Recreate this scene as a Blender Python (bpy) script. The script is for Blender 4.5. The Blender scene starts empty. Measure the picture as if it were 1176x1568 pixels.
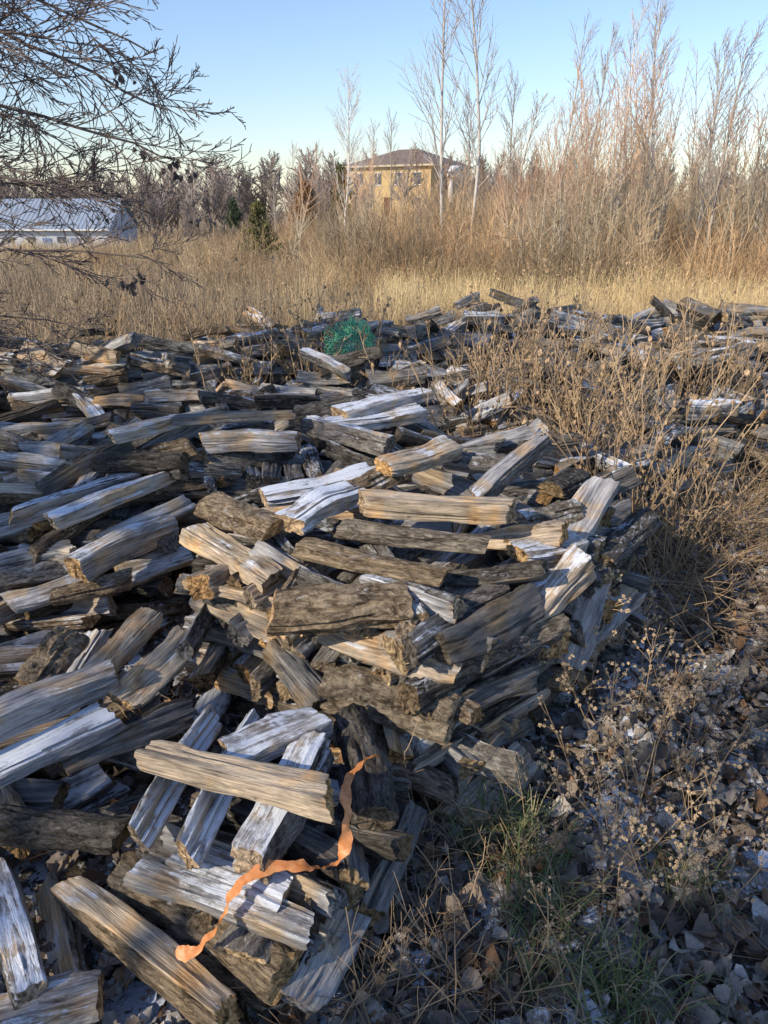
import bpy, math, random
from mathutils import Vector, Matrix, Euler, noise
R = random.Random(7)
sc = bpy.context.scene
COL = sc.collection
sc.view_settings.view_transform = 'Standard'
sc.view_settings.look = 'None'
sc.view_settings.exposure = 0

# ------------------------------------------------------------ helpers
def ss(a, b, x):
    t = (x-a)/(b-a); t = max(0., min(1., t)); return t*t*(3-2*t)
def nz(x, y, z=0.): return noise.noise(Vector((x, y, z)))
def gz(x, y):
    z = -3.6*ss(18, 85, y)*ss(4, -20, x)
    z += 0.9*ss(12, 40, y)*ss(-6, 6, x)
    if y > 3 or abs(x) > 3: z += 0.05*nz(x*.5, y*.5)*ss(3, 8, math.hypot(x, y))
    z += .02*nz(x*2.3, y*2.3, 4)
    return z

class MB:
    def __init__(s): s.v=[]; s.f=[]; s.m=[]; s.c=[]; s.col=(1,1,1,1)
    def av(s, p): s.v.append(tuple(p)); s.c.append(s.col); return len(s.v)-1
    def af(s, f, m=0): s.f.append(f); s.m.append(m)
    def tube(s, pts, rad, n=4, m=0, cap=False):
        k = len(pts); prev=None
        for i,p in enumerate(pts):
            a = pts[max(i-1,0)]; b = pts[min(i+1,k-1)]
            d = (b-a)
            if d.length < 1e-9: d = Vector((0,0,1))
            d.normalize()
            ref = Vector((1,0,0)) if abs(d.x)<.8 else Vector((0,1,0))
            u = d.cross(ref).normalized(); w = d.cross(u)
            ring=[]
            for j in range(n):
                an = 2*math.pi*j/n
                ring.append(s.av(p + (u*math.cos(an)+w*math.sin(an))*rad[i]))
            if prev:
                for j in range(n):
                    s.af((prev[j],prev[(j+1)%n],ring[(j+1)%n],ring[j]), m)
            elif cap: s.af(tuple(reversed(ring)), m)
            prev = ring
        if cap: s.af(tuple(prev), m)
    def box(s, c, d, m=0, rz=0):
        x,y,z=[q/2 for q in d]; ids=[]
        cr,sr=math.cos(rz),math.sin(rz)
        for X,Y,Z in ((-x,-y,-z),(x,-y,-z),(x,y,-z),(-x,y,-z),(-x,-y,z),(x,-y,z),(x,y,z),(-x,y,z)):
            ids.append(s.av((c[0]+X*cr-Y*sr, c[1]+X*sr+Y*cr, c[2]+Z)))
        for f in ((0,3,2,1),(4,5,6,7),(0,1,5,4),(1,2,6,5),(2,3,7,6),(3,0,4,7)):
            s.af(tuple(ids[i] for i in f), m)
    def mesh(s, name, mats, smooth=False, colattr=False, sharp=None):
        me = bpy.data.meshes.new(name)
        me.from_pydata(s.v, [], s.f)
        for m in mats: me.materials.append(m)
        me.polygons.foreach_set('material_index', s.m)
        me.polygons.foreach_set('use_smooth', [smooth]*len(s.f))
        if colattr:
            ca = me.color_attributes.new('Col','FLOAT_COLOR','POINT')
            fl=[]
            for c in s.c: fl.extend(c)
            ca.data.foreach_set('color', fl)
        me.update()
        if sharp: me.set_sharp_from_angle(angle=math.radians(sharp))
        return me
def empty(name, loc=(0,0,0), rz=0):
    o = bpy.data.objects.new(name, None); o.location=loc; o.rotation_euler=(0,0,rz); COL.objects.link(o); return o
def inst(me, name, parent=None, loc=(0,0,0), rot=(0,0,0), scl=1., color=None):
    o = bpy.data.objects.new(name, me)
    o.location=loc; o.rotation_euler=rot
    o.scale = (scl,scl,scl) if not hasattr(scl,'__len__') else scl
    if color: o.color=color
    if parent: o.parent=parent
    COL.objects.link(o); return o

# ------------------------------------------------------------ materials
class NT:
    def __init__(s, name, rough=.85, spec=.2):
        s.mat=bpy.data.materials.new(name); s.mat.use_nodes=True
        s.t=s.mat.node_tree; s.b=s.t.nodes['Principled BSDF']
        s.b.inputs['Roughness'].default_value=rough
        s.b.inputs['Specular IOR Level'].default_value=spec
    def n(s, typ, ins=None, **kw):
        nd=s.t.nodes.new(typ)
        for k,v in kw.items(): setattr(nd,k,v)
        if ins:
            for k,v in ins.items():
                if isinstance(v, bpy.types.NodeSocket): s.t.links.new(v, nd.inputs[k])
                else: nd.inputs[k].default_value=v
        return nd
    def math(s, op, a, b=0., clamp=False):
        nd=s.n('ShaderNodeMath',{0:a,1:b},operation=op); nd.use_clamp=clamp; return nd.outputs[0]
    def ramp(s, fac, stops):
        nd=s.n('ShaderNodeValToRGB',{0:fac}); e=nd.color_ramp.elements
        while len(e)<len(stops): e.new(.5)
        for el,(p,c) in zip(e,stops):
            el.position=p
            el.color=(c,c,c,1) if not hasattr(c,'__len__') else (*c,1)
        return nd.outputs[0]
    def mix(s, fac, a, b, mode='MIX'):
        nd=s.n('ShaderNodeMix',data_type='RGBA',blend_type=mode)
        for i,v in ((0,fac),(6,a),(7,b)):
            if isinstance(v, bpy.types.NodeSocket): s.t.links.new(v, nd.inputs[i])
            else: nd.inputs[i].default_value = v if i==0 else (*v,1)
        return nd.outputs[2]
    def noise(s, vec, scale, detail=4, rough=.6, dist=0):
        nd=s.n('ShaderNodeTexNoise',{'Scale':scale,'Detail':detail,'Roughness':rough,'Distortion':dist})
        if vec is not None: s.t.links.new(vec, nd.inputs['Vector'])
        return nd.outputs[0]
    def bump(s, h, st=.5, dist=.01):
        nd=s.n('ShaderNodeBump',{'Strength':st,'Distance':dist,'Height':h}); s.t.links.new(nd.outputs[0], s.b.inputs['Normal'])
    def col(s, c):
        if isinstance(c, bpy.types.NodeSocket): s.t.links.new(c, s.b.inputs['Base Color'])
        else: s.b.inputs['Base Color'].default_value=(*c,1)
    def transl(s, c, f):
        tr=s.n('ShaderNodeBsdfTranslucent',{'Color':c} if isinstance(c,bpy.types.NodeSocket) else {'Color':(*c,1)})
        mx=s.n('ShaderNodeMixShader',{0:f,1:s.b.outputs[0],2:tr.outputs[0]})
        s.t.links.new(mx.outputs[0], s.t.nodes['Material Output'].inputs[0])

def grain_coords(m, sx, syz):
    tc=m.n('ShaderNodeTexCoord'); oi=m.n('ShaderNodeObjectInfo')
    off=m.math('MULTIPLY', oi.outputs['Random'], 37.)
    cmb=m.n('ShaderNodeCombineXYZ',{0:off,1:off,2:off})
    mp=m.n('ShaderNodeMapping',{0:tc.outputs['Object'],'Scale':(sx,syz,syz)})
    ad=m.n('ShaderNodeVectorMath',{0:mp.outputs[0],1:cmb.outputs[0]},operation='ADD')
    return ad.outputs[0], tc, oi
SNOW=(.74,.79,.87)
def frost(m, base, oi, grainv, thr=.5):
    geo=m.n('ShaderNodeNewGeometry')
    sep=m.n('ShaderNodeSeparateXYZ',{0:geo.outputs['Normal']})
    up=m.n('ShaderNodeMapRange',{0:sep.outputs[2],1:.5,2:.88,3:0.,4:1.}).outputs[0]
    n1=m.noise(geo.outputs['Position'],8,2,.6)
    n2=m.noise(geo.outputs['Position'],60,2,.7)
    amt=m.math('ADD', m.math('MULTIPLY',n1,.75), m.math('MULTIPLY',n2,.35))
    amt=m.math('ADD', amt, m.math('MULTIPLY',grainv,.75))
    amt=m.math('ADD', amt, m.math('MULTIPLY',m.math('SUBTRACT',oi.outputs['Alpha'],.5),.30))
    k=m.ramp(m.math('MULTIPLY',amt,.5),[(thr-.03,0.),(thr+.035,.92)])
    f=m.math('MULTIPLY',k,up)
    return m.mix(f, base, SNOW)
def mat_wood():
    m=NT('weathered_split_wood',.8,.2)
    v,tc,oi=grain_coords(m,7,150)
    g1=m.noise(v,1.,4,.72,.4)
    v2,_,_=grain_coords(m,3,42)
    g2=m.noise(v2,1.,4,.7,.9)
    v3,_,_=grain_coords(m,8,14)
    g3=m.noise(v3,1.,3,.65,.5)
    a=m.math('ADD',m.math('MULTIPLY',g1,.38),m.math('MULTIPLY',g2,.36))
    a=m.math('ADD',a,m.math('MULTIPLY',g3,.26))
    c=m.ramp(a,[(.36,(.022,.021,.021)),(.42,(.15,.147,.147)),(.50,(.34,.33,.325)),(.61,(.6,.57,.53))])
    geo=m.n('ShaderNodeNewGeometry')
    pn=m.noise(geo.outputs['Position'],7,2,.65)
    tan=m.ramp(a,[(.37,(.055,.032,.018)),(.44,(.3,.205,.115)),(.59,(.72,.54,.33))])
    c=m.mix(m.ramp(pn,[(.5,0.),(.64,.8)]),c,tan)
    c=m.mix(1.,c,oi.outputs['Color'],'MULTIPLY')
    c=frost(m,c,oi,g2,.53)
    m.col(c); m.bump(a,1.,.016); return m.mat
def mat_bark():
    m=NT('grey_bark',.9,.1)
    v,tc,oi=grain_coords(m,22,60)
    g1=m.noise(v,1.,5,.75,1.5)
    v2,_,_=grain_coords(m,9,22)
    g2=m.noise(v2,1.,2,.6,1.)
    h=m.math('ADD',m.math('MULTIPLY',g1,.65),m.math('MULTIPLY',g2,.35))
    c=m.ramp(h,[(.36,(.022,.02,.018)),(.46,(.135,.12,.105)),(.56,(.31,.285,.25)),(.68,(.48,.44,.39))])
    c=m.mix(1.,c,oi.outputs['Color'],'MULTIPLY')
    c=frost(m,c,oi,g1,.545)
    m.col(c); m.bump(h,1.,.026); return m.mat
def mat_end():
    m=NT('cut_log_end',.85,.1)
    oi=m.n('ShaderNodeObjectInfo')
    v,_,_=grain_coords(m,6,70); g=m.noise(v,1.,4,.75,.5)
    v,_,_=grain_coords(m,6,25); g2=m.noise(v,1.,2,.6,1.5)
    a=m.math('ADD',m.math('MULTIPLY',g2,.4),m.math('MULTIPLY',g,.6))
    c=m.ramp(a,[(.36,(.03,.022,.016)),(.46,(.22,.155,.09)),(.6,(.6,.44,.26))])
    c2=m.ramp(a,[(.36,(.02,.02,.02)),(.46,(.14,.13,.12)),(.6,(.4,.37,.34))])
    c=m.mix(m.ramp(oi.outputs['Random'],[(.45,0.),(.8,1.)]),c,c2)
    c=m.mix(1.,c,oi.outputs['Color'],'MULTIPLY')
    m.col(c); m.bump(a,1.,.012); return m.mat
WOOD,BARK,END=mat_wood(),mat_bark(),mat_end()

def mat_stem(name, low, high, z0, z1, var=.5, tr=0, patch=None):
    m=NT(name,.8,.15)
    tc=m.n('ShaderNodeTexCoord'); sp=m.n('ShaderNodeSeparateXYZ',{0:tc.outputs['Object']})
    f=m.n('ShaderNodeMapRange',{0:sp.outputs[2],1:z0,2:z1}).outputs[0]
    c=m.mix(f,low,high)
    oi=m.n('ShaderNodeObjectInfo')
    if patch:
        pn=m.noise(oi.outputs['Location'],.35,2,.6)
        c=m.mix(m.ramp(pn,[(.42,0.),(.62,1.)]),c,patch)
    k=m.math('MULTIPLY',oi.outputs['Random'],var)
    k=m.math('ADD',k,1-var/2)
    sc_=m.n('ShaderNodeVectorMath',{0:c},operation='SCALE'); m.t.links.new(k,sc_.inputs['Scale'])
    m.col(sc_.outputs[0])
    if tr: m.transl(sc_.outputs[0],tr)
    return m.mat
def mat_attr(name, snow=False, tr=0.2, thr=.53, rough=.8):
    m=NT(name,rough,.15)
    a=m.n('ShaderNodeAttribute',attribute_name='Col').outputs[0]
    geo=m.n('ShaderNodeNewGeometry')
    nn=m.noise(geo.outputs['Position'],90,3)
    c=m.mix(m.ramp(nn,[(.35,.0),(.7,.45)]),a,(.11,.08,.06))
    if snow:
        n1=m.noise(geo.outputs['Position'],3.2,3,.6); n2=m.noise(geo.outputs['Position'],22,4,.75)
        q=m.math('ADD',m.math('MULTIPLY',n1,.5),m.math('MULTIPLY',n2,.5))
        k=m.ramp(q,[(thr,0.),(thr+.04,1.)])
        c=m.mix(m.math('MULTIPLY',k,.88),c,SNOW)
    m.col(c)
    if tr: m.transl(c,tr)
    return m.mat
LEAF=mat_attr('frosted_dead_leaf',True,.1,.56)
GRASSG=mat_attr('green_grass_blade',False,.3)

def mat_ground():
    m=NT('field_soil',.95,.1)
    geo=m.n('ShaderNodeNewGeometry'); P=geo.outputs['Position']
    a=m.noise(P,14,6,.75); b=m.noise(P,.35,4,.6); d=m.noise(P,70,4,.7)
    near=m.ramp(m.math('ADD',m.math('MULTIPLY',a,.5),m.math('MULTIPLY',d,.5)),[(.35,(.03,.025,.02)),(.5,(.12,.1,.08)),(.65,(.25,.22,.19))])
    q=m.math('ADD',m.math('MULTIPLY',m.noise(P,3.2,3),.5),m.math('MULTIPLY',m.noise(P,26,3,.7),.5))
    near=m.mix(m.ramp(q,[(.49,0.),(.53,.9)]),near,SNOW)
    far=m.ramp(m.math('ADD',m.math('MULTIPLY',a,.5),m.math('MULTIPLY',b,.5)),[(.35,(.17,.12,.07)),(.5,(.31,.23,.14)),(.65,(.43,.33,.2))])
    sp=m.n('ShaderNodeSeparateXYZ',{0:P})
    f=m.n('ShaderNodeMapRange',{0:sp.outputs[1],1:7.,2:10.}).outputs[0]
    m.col(m.mix(f,near,far)); m.bump(a,1,.04); return m.mat

# ------------------------------------------------------------ ground
mb=MB(); n=190
def wx(u): return 9*u+ 691*u**5
for j in range(n+1):
    for i in range(n+1):
        x=wx(i/n*2-1); y=5+wx(j/n*2-1); mb.av((x,y,gz(x,y)))
for j in range(n):
    for i in range(n):
        a=j*(n+1)+i; mb.af((a,a+1,a+n+2,a+n+1))
inst(mb.mesh('ground',[mat_ground()],True),'ground')

# ------------------------------------------------------------ logs
def make_log(seed, kind, L=.42, na=40, nl=22):
    r=random.Random(seed)
    if kind=='round': poly=[(math.cos(t),math.sin(t),1) for t in [2*math.pi*k/24 for k in range(24)]]
    elif kind=='half': poly=[(math.cos(t)*1.1,math.sin(t)*1.1-.4,1) for t in [math.pi*k/14 for k in range(15)]]; poly[-1]=(*poly[-1][:2],0)
    elif kind=='quarter':
        poly=[(1.75*math.cos(t)-.75,1.75*math.sin(t)-.75,1) for t in [math.pi/2*k/10 for k in range(11)]]
        poly[-1]=(*poly[-1][:2],0); poly+=[(-.75+r.uniform(-.1,.1),-.75+r.uniform(-.1,.1),0)]
    elif kind=='wedge':
        A=.58
        poly=[(2.0*math.cos(t)-1.1,2.0*math.sin(t),1) for t in [-A/1+2*A*k/8 for k in range(9)]]
        poly[-1]=(*poly[-1][:2],0); poly+=[(-.9,.25,0),(-.9,-.2,0)]
    elif kind=='plank':
        w=1.2;h=.5+r.uniform(0,.15); poly=[(w,-h,r.choice([0,1])),(w*.92,h,0),(-w,h*r.uniform(.7,1.1),0),(-w*1.05,-h,0)]
    else:
        poly=[(.95,-.75,0),(1.0,.8,0),(-.7,.95,r.choice([0,1])),(-1.0,-.85,0)]
        poly=[(x+r.uniform(-.2,.2),y+r.uniform(-.2,.2),b) for x,y,b in poly]
    segs=[];tot=0
    for i in range(len(poly)):
        a=poly[i];b=poly[(i+1)%len(poly)]; l=math.hypot(b[0]-a[0],b[1]-a[1]); segs.append((tot,l,a,b)); tot+=l
    pts=[]
    for k in range(na):
        s=(k+.001)*tot/na
        for t0,l,a,b in segs:
            if t0<=s<t0+l or (t0,l,a,b)==segs[-1]:
                f=(s-t0)/l; pts.append((a[0]+(b[0]-a[0])*f,a[1]+(b[1]-a[1])*f,a[2])); break
    sm=[]
    for k in range(na):
        p0,p1,p2=pts[k-1],pts[k],pts[(k+1)%na]
        sm.append(((p0[0]+2*p1[0]+p2[0])/4,(p0[1]+2*p1[1]+p2[1])/4,p1[2]))
    pts=sm
    crack=[0]*na
    for _ in range(9):
        crack[r.randrange(na)]=r.uniform(.1,.26)
    cr0=[r.uniform(-.6,.7) for _ in range(na)]; cr1=[c+r.uniform(.3,1.2) for c in cr0]
    by,bz=r.uniform(-.018,.018),r.uniform(-.014,.014)
    rough=[r.uniform(-.04,.04) for _ in range(na)]
    mb=MB(); sd=seed*3.7
    tilt=(r.uniform(-.35,.35),r.uniform(-.35,.35)); tw=r.uniform(-.35,.35); taper=r.uniform(-.2,.2)
    rad=.05; rings=[]
    for j in range(nl+1):
        u=j/nl
        cy=by*math.sin(math.pi*u)+.006*nz(u*3,sd); cz=bz*math.sin(math.pi*u)+.006*nz(u*3,sd,5)
        tp=1+taper*(u-.5)+.13*nz(u*2.5,sd,9)
        if j in (0,nl): tp*=.95
        ca,sa=math.cos(tw*u),math.sin(tw*u); ring=[]
        for i,(px,py,b) in enumerate(pts):
            th=math.atan2(py,px)
            k=tp+.18*nz(u*2.2+sd,math.cos(th)*1.7,math.sin(th)*1.7)+.10*nz(u*6,math.cos(th)*5+sd,math.sin(th)*5)+rough[i]
            if b: k+=.09*nz(u*16,math.cos(th)*7,math.sin(th)*7+sd)
            if crack[i] and cr0[i]<u<cr1[i]: k-=crack[i]
            X,Y=px*k*rad,py*k*rad
            X,Y=X*ca-Y*sa,X*sa+Y*ca
            e=(u-.5)*L
            if j in (0,nl): e+=tilt[0]*X*(1 if j else -1)+tilt[1]*Y+.012*nz(X*45,Y*45,sd+j)
            ring.append(mb.av((e,cy+X,cz+Y)))
        rings.append(ring)
    for j in range(nl):
        for i in range(na):
            k=(i+1)%na; mb.af((rings[j][i],rings[j][k],rings[j+1][k],rings[j+1][i]), 1 if pts[i][2] else 0)
    for ring,fl in ((rings[0],True),(rings[-1],False)):
        cx=sum(mb.v[q][0] for q in ring)/na; cy=sum(mb.v[q][1] for q in ring)/na; cz=sum(mb.v[q][2] for q in ring)/na
        c0=ring
        for f in (.66,.33):
            c1=[mb.av((cx+(mb.v[q][0]-cx)*f+r.uniform(-.003,.003),cy+(mb.v[q][1]-cy)*f,cz+(mb.v[q][2]-cz)*f)) for q in ring]
            for i in range(na):
                k=(i+1)%na; q=(c0[i],c0[k],c1[k],c1[i]); mb.af(tuple(reversed(q)) if fl else q,2)
            c0=c1
        c=mb.av((cx,cy,cz))
        for i in range(na):
            k=(i+1)%na; q=(c0[i],c0[k],c); mb.af(tuple(reversed(q)) if fl else q,2)
    return mb.mesh('firewood_log_'+kind,[WOOD,BARK,END],True,sharp=38)
kinds=['quarter','wedge','plank','block','half','round']
LOGS={k:[make_log(11*i+5*s+1,k) for s in range(6)] for i,k in enumerate(kinds)}
WK=['quarter']*5+['wedge']*6+['plank']*3+['block']*5+['half']*4+['round']*2
pile=empty('firewood_pile')
def tint(r, fr=None):
    q=r.random(); b=r.uniform(.6,1.25)
    if q<.62: c=(b*.97,b*.99,b*1.02)
    elif q<.84: c=(b*1.18,b*1.0,b*.79)
    else: c=(b*.52,b*.51,b*.5)
    return (*c, fr if fr is not None else r.random())
cnt=0
def put(a, b, rad, kind=None, col=None, roll=None, rr=R):
    global cnt
    a=Vector(a); b=Vector(b)
    if rr.random()<.5 and roll is None: a,b=b,a
    d=b-a; L=d.length
    kind=kind or rr.choice(WK)
    me=rr.choice(LOGS[kind])
    roll=rr.uniform(0,6.28) if roll is None else roll
    M=d.to_track_quat('X','Z').to_matrix()@Matrix.Rotation(roll,3,'X')
    s=rad/.05
    inst(me,'log',pile,(a+b)/2,M.to_euler(),(L/.42,s*rr.uniform(.88,1.12),s*rr.uniform(.88,1.12)),col or tint(rr)); cnt+=1
def inside(p, poly):
    x,y=p; c=False; j=len(poly)-1
    for i in range(len(poly)):
        xi,yi=poly[i]; xj,yj=poly[j]
        if (yi>y)!=(yj>y) and x<(xj-xi)*(y-yi)/(yj-yi)+xi: c=not c
        j=i
    return c
def fill(poly, top, angs, jit=8, seed=1, htop=None, spc=.088, lay=.07, Lm=.38, depth=.2, keep=1., r0=.03, r1=.053, loose=.4):
    r=random.Random(seed)
    xs=[p[0] for p in poly]; ys=[p[1] for p in poly]
    cx,cy=(min(xs)+max(xs))/2,(min(ys)+max(ys))/2; D=math.hypot(max(xs)-min(xs),max(ys)-min(ys))/2+.3
    k=0
    while True:
        z=.035+k*lay
        if z>top+.25: break
        an=math.radians(angs[k%len(angs)]+r.uniform(-4,4))
        ux,uy=math.cos(an),math.sin(an); vx,vy=-uy,ux
        j=-D
        while j<D:
            j+=spc*r.uniform(.8,1.2)
            i=-D+r.uniform(0,.4)
            while i<D:
                i+=Lm*r.uniform(.95,1.15)
                x=cx+ux*i+vx*j; y=cy+uy*i+vy*j
                a2=an+math.radians(r.gauss(0,jit)); L=Lm*r.uniform(.72,1.2)
                dx,dy=math.cos(a2)*L/2,math.sin(a2)*L/2
                if not(inside((x,y),poly) and inside((x+dx*.85,y+dy*.85),poly) and inside((x-dx*.85,y-dy*.85),poly)): continue
                H=top+.05*nz(x*2,y*2,seed) if htop is None else htop(x,y)
                if z>H or r.random()>keep: continue
                if z<H-depth:
                    hid=True
                    for q in range(8):
                        t=q*math.pi/4; X=x+math.cos(t)*.36; Y=y+math.sin(t)*.36
                        if not inside((X,Y),poly) or (htop and htop(X,Y)<z+.05): hid=False;break
                    if hid: continue
                dz=r.gauss(0,.014); t=r.gauss(0,.02)
                if z>H-lay*1.3:
                    t*=2.2
                    if r.random()<loose: a2+=r.gauss(0,.8); dx,dy=math.cos(a2)*L/2,math.sin(a2)*L/2
                g=gz(x,y)
                put((x-dx,y-dy,g+z+dz-t),(x+dx,y+dy,g+z+dz+t),r.uniform(r0,r1),None,None,None,r)
        k+=1
# masses
MAIN=[(-.66,2.3),(-.5,2.05),(-.2,1.88),(.17,1.71),(.4,1.87),(.62,2.08),(.92,2.5),(1.02,3.0),(1.05,3.5),(-.2,3.35),(-.45,2.75)]
fill(MAIN,.60,[-28,46],7,2,spc=.08,loose=.2)
FK=['quarter']*5+['wedge']*4+['block']*4+['half']*5+['round']*3+['plank']
def face(p0,p1,first,ztop,seed,lay=.074,jl=.06,jc=.1):
    r=random.Random(seed); a=Vector((*p0,0)); b=Vector((*p1,0)); d=(b-a); Ln=d.length; d.normalize()
    inw=Vector((-d.y,d.x,0))
    k=0
    while .035+k*lay<ztop:
        z=.035+k*lay; lean=.025*math.sin(k*.9+seed)+.06*(z/.6)
        if (k+first)%2==0:
            s=r.uniform(-.12,.0)
            while s<Ln-.1:
                L=r.uniform(.36,.48)
                c=a+d*(s+L/2)+inw*(.05-lean*.6+r.gauss(0,.014)); t=r.gauss(0,jl); dd=Vector((d.x*math.cos(t)-d.y*math.sin(t),d.x*math.sin(t)+d.y*math.cos(t),r.gauss(0,.03)))
                put(c-dd*L/2+Vector((0,0,z)),c+dd*L/2+Vector((0,0,z)),r.uniform(.038,.056),r.choice(FK),None,None,r)
                s+=L+r.uniform(.0,.04)
        else:
            s=.03
            while s<Ln:
                L=r.uniform(.34,.46); t=r.gauss(0,jc); dd=Vector((inw.x*math.cos(t)-inw.y*math.sin(t),inw.x*math.sin(t)+inw.y*math.cos(t),r.gauss(0,.03)))
                c=a+d*s+inw*(L/2-.03-lean*.6+r.gauss(0,.03))
                put(c-dd*L/2+Vector((0,0,z)),c+dd*L/2+Vector((0,0,z)),r.uniform(.032,.05),r.choice(FK),None,None,r)
                s+=r.uniform(.075,.115)
        k+=1
face((-.55,2.12),(.17,1.73),0,.58,31)
face((.19,1.71),(.93,2.52),1,.60,32)
face((-.5,2.75),(-.60,2.12),1,.54,33)
BACK=[(-1.35,2.95),(-.55,2.86),(-.25,3.15),(.9,3.3),(1.15,3.95),(.8,4.7),(-1.5,4.6),(-3.0,4.5),(-3.1,3.5)]
fill(BACK,.64,[12,-20,30,0],14,3,htop=lambda x,y:.62+.1*nz(x*1.3,y*1.8,3)-.34*ss(.24,-.0,abs(y-3.8+.1*x)-.05))
face((-1.3,2.98),(-.3,3.02),0,.62,34)
LEFT=[(-2.9,2.1),(-1.35,2.28),(-1.05,2.4),(-.8,2.85),(-.9,3.1),(-3,3.3)]
fill(LEFT,.48,[48,40,-15],11,4,htop=lambda x,y:.50-.16*ss(2.75,2.4,y)+.05*nz(x*2,y*2))
LF=[(-1.7,1.3),(-.75,1.45),(-.55,1.7),(-.62,2.0),(-1.0,2.1),(-2.0,2.1)]
fill(LF,.24,[42,35,-20],16,5)
NEAR=[(-.62,1.13),(-.2,1.02),(.02,1.3),(.02,1.55),(-.42,1.62),(-.64,1.55)]
fill(NEAR,.26,[80,-22],12,6,htop=lambda x,y:.10+.2*ss(1.08,1.3,y))
face((-.2,1.06),(.0,1.5),0,.28,35)
FG=[(-1.6,.5),(-.35,.6),(-.12,1.0),(-.6,1.4),(-1.6,1.5)]
fill(FG,.05,[-30,60,10],25,7,keep=.4)
FAR=[(-3.7,4.3),(-1,4.5),(1.0,3.6),(1.45,3.95),(2.35,4.3),(3.6,4.95),(5.5,5.9),(5.2,7.0),(3.5,7.5),(1,7.5),(-1,6.7),(-2.6,6.1),(-3.9,5.2)]
def hfar(x,y):
    row=math.sin((y-.28*x)*4.6+1.6*nz(x*.6,y*.6))
    return .55+.2*row+.18*nz(x*1.1,y*1.1,8)+.08*ss(5,7,y)
fill(FAR,.95,[5,-22,28,10,-8],22,8,htop=hfar,depth=.17,spc=.095,lay=.075,r0=.033,r1=.058)
SIDE=[(.95,2.9),(1.25,3.4),(1.5,3.85),(2.5,4.3),(2.2,4.9),(.8,4.2)]
fill(SIDE,.5,[35,-30],20,9,htop=lambda x,y:.50+.12*nz(x*1.5,y*1.5,2))

# individually surveyed logs
T=(1.25,1.05,.8); G=(1,1,1.03); Dk=(.5,.5,.5); W=(1.2,1.12,1.)
def H(a,b,r,k,c=G,fr=.4,roll=None): put(a,b,r,k,(*c,fr),roll)
H((-.073,2.20,.77),(.401,2.147,.76),.043,'block',T,.3,0)
H((-.142,2.18,.69),(.311,2.055,.69),.044,'half',W,.4,.2)
H((-.261,2.10,.66),(.172,1.895,.66),.047,'half',T,.4,.1)
H((-.315,1.80,.60),(.06,1.83,.61),.060,'round',T,.35)
H((-.66,2.34,.60),(-.34,1.99,.60),.048,'block',T,.5,.1)
H((-.602,2.37,.70),(-.337,2.15,.70),.058,'half',T,.4,.2)
H((.317,2.37,.72),(.60,2.65,.84),.036,'block',G,.4,.3)
H((.514,2.105,.53),(.785,2.48,.74),.045,'plank',G,.3,.35)
H((.622,2.11,.22),(.773,2.30,.55),.045,'plank',G,.2,.6)
H((.70,2.25,.17),(.934,2.45,.30),.045,'block',G,.3)
H((-.2,1.75,.27),(.193,1.62,.13),.034,'round',(1.1,1,.9),.1)
H((-.17,1.81,.36),(.193,1.68,.34),.066,'half',(1.,.9,.75),.2,.4)
H((-.338,1.935,.42),(-.17,1.78,.31),.046,'block',Dk,.1)
H((.08,1.67,.19),(.50,1.98,.21),.046,'quarter',W,.4,.3)
H((.19,1.60,.05),(.44,1.84,.07),.042,'plank',W,.3,.2)
H((.146,1.75,.45),(.53,1.97,.47),.048,'half',W,.5,0)
H((.04,1.77,.53),(.36,1.98,.56),.044,'wedge',G,.4)
H((.03,1.64,.22),(-.02,2.0,.24),.052,'quarter',T,.1)
H((.12,1.69,.32),(.45,1.91,.33),.047,'block',Dk,.3)
H((.0,2.46,.80),(.254,2.71,.80),.046,'plank',T,.5,.1)
H((-.30,2.14,.72),(-.107,2.40,.73),.047,'plank',G,1.2,0)
H((-.42,2.42,.70),(-.05,2.62,.72),.045,'plank',G,1.2,0)
H((-.2,2.36,.72),(.05,2.55,.76),.045,'half',T,.7,0)
H((.45,2.25,.69),(.66,2.35,.69),.044,'half',W,.9,0)
H((.42,2.10,.64),(.63,2.25,.62),.043,'plank',W,1.,0)
H((.6,2.5,.70),(.75,2.68,.68),.055,'half',Dk,.5,0)
H((.2,2.75,.74),(.55,2.62,.74),.045,'wedge',G,.7)
H((-.62,2.12,.53),(-.30,1.98,.53),.034,'plank',T,.5,0)
H((-.62,2.16,.44),(-.25,1.93,.42),.044,'quarter',T,.2)
H((-1.158,3.03,.74),(-.79,3.38,.75),.048,'plank',W,.7,0)
H((-.78,3.06,.70),(-.373,3.1,.70),.04,'block',G,.8,0)
H((-.91,3.16,.78),(-.40,3.2,.79),.04,'plank',Dk,.4,0)
H((-.2,3.28,.77),(.22,3.59,.79),.053,'plank',G,1.1,0)
H((-.25,3.20,.74),(.17,3.45,.74),.05,'plank',G,1.1,0)
H((-.353,3.29,.72),(.02,2.99,.71),.042,'block',G,.9,0)
H((-1.24,2.54,.56),(-.92,2.98,.58),.053,'plank',W,1.,0)
H((-1.42,2.6,.55),(-1.08,2.98,.57),.048,'quarter',G,1.2,.3)
H((-1.12,2.41,.42),(-.86,2.80,.43),.05,'block',W,1.,.2)
H((-1.10,1.46,.40),(-.76,1.77,.42),.046,'block',G,.6,.1)
H((-.85,1.73,.38),(-.74,2.05,.44),.042,'block',T,.4,.2)
H((-.75,1.73,.36),(-.62,1.99,.40),.042,'plank',T,.4,.6)
H((-1.08,1.40,.32),(-.757,1.69,.34),.043,'plank',G,1.4,0)
H((-.86,1.57,.27),(-.58,1.80,.27),.048,'quarter',Dk,.1)
H((-1.0,1.75,.38),(-.95,1.95,.42),.05,'wedge',T,.2)
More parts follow.
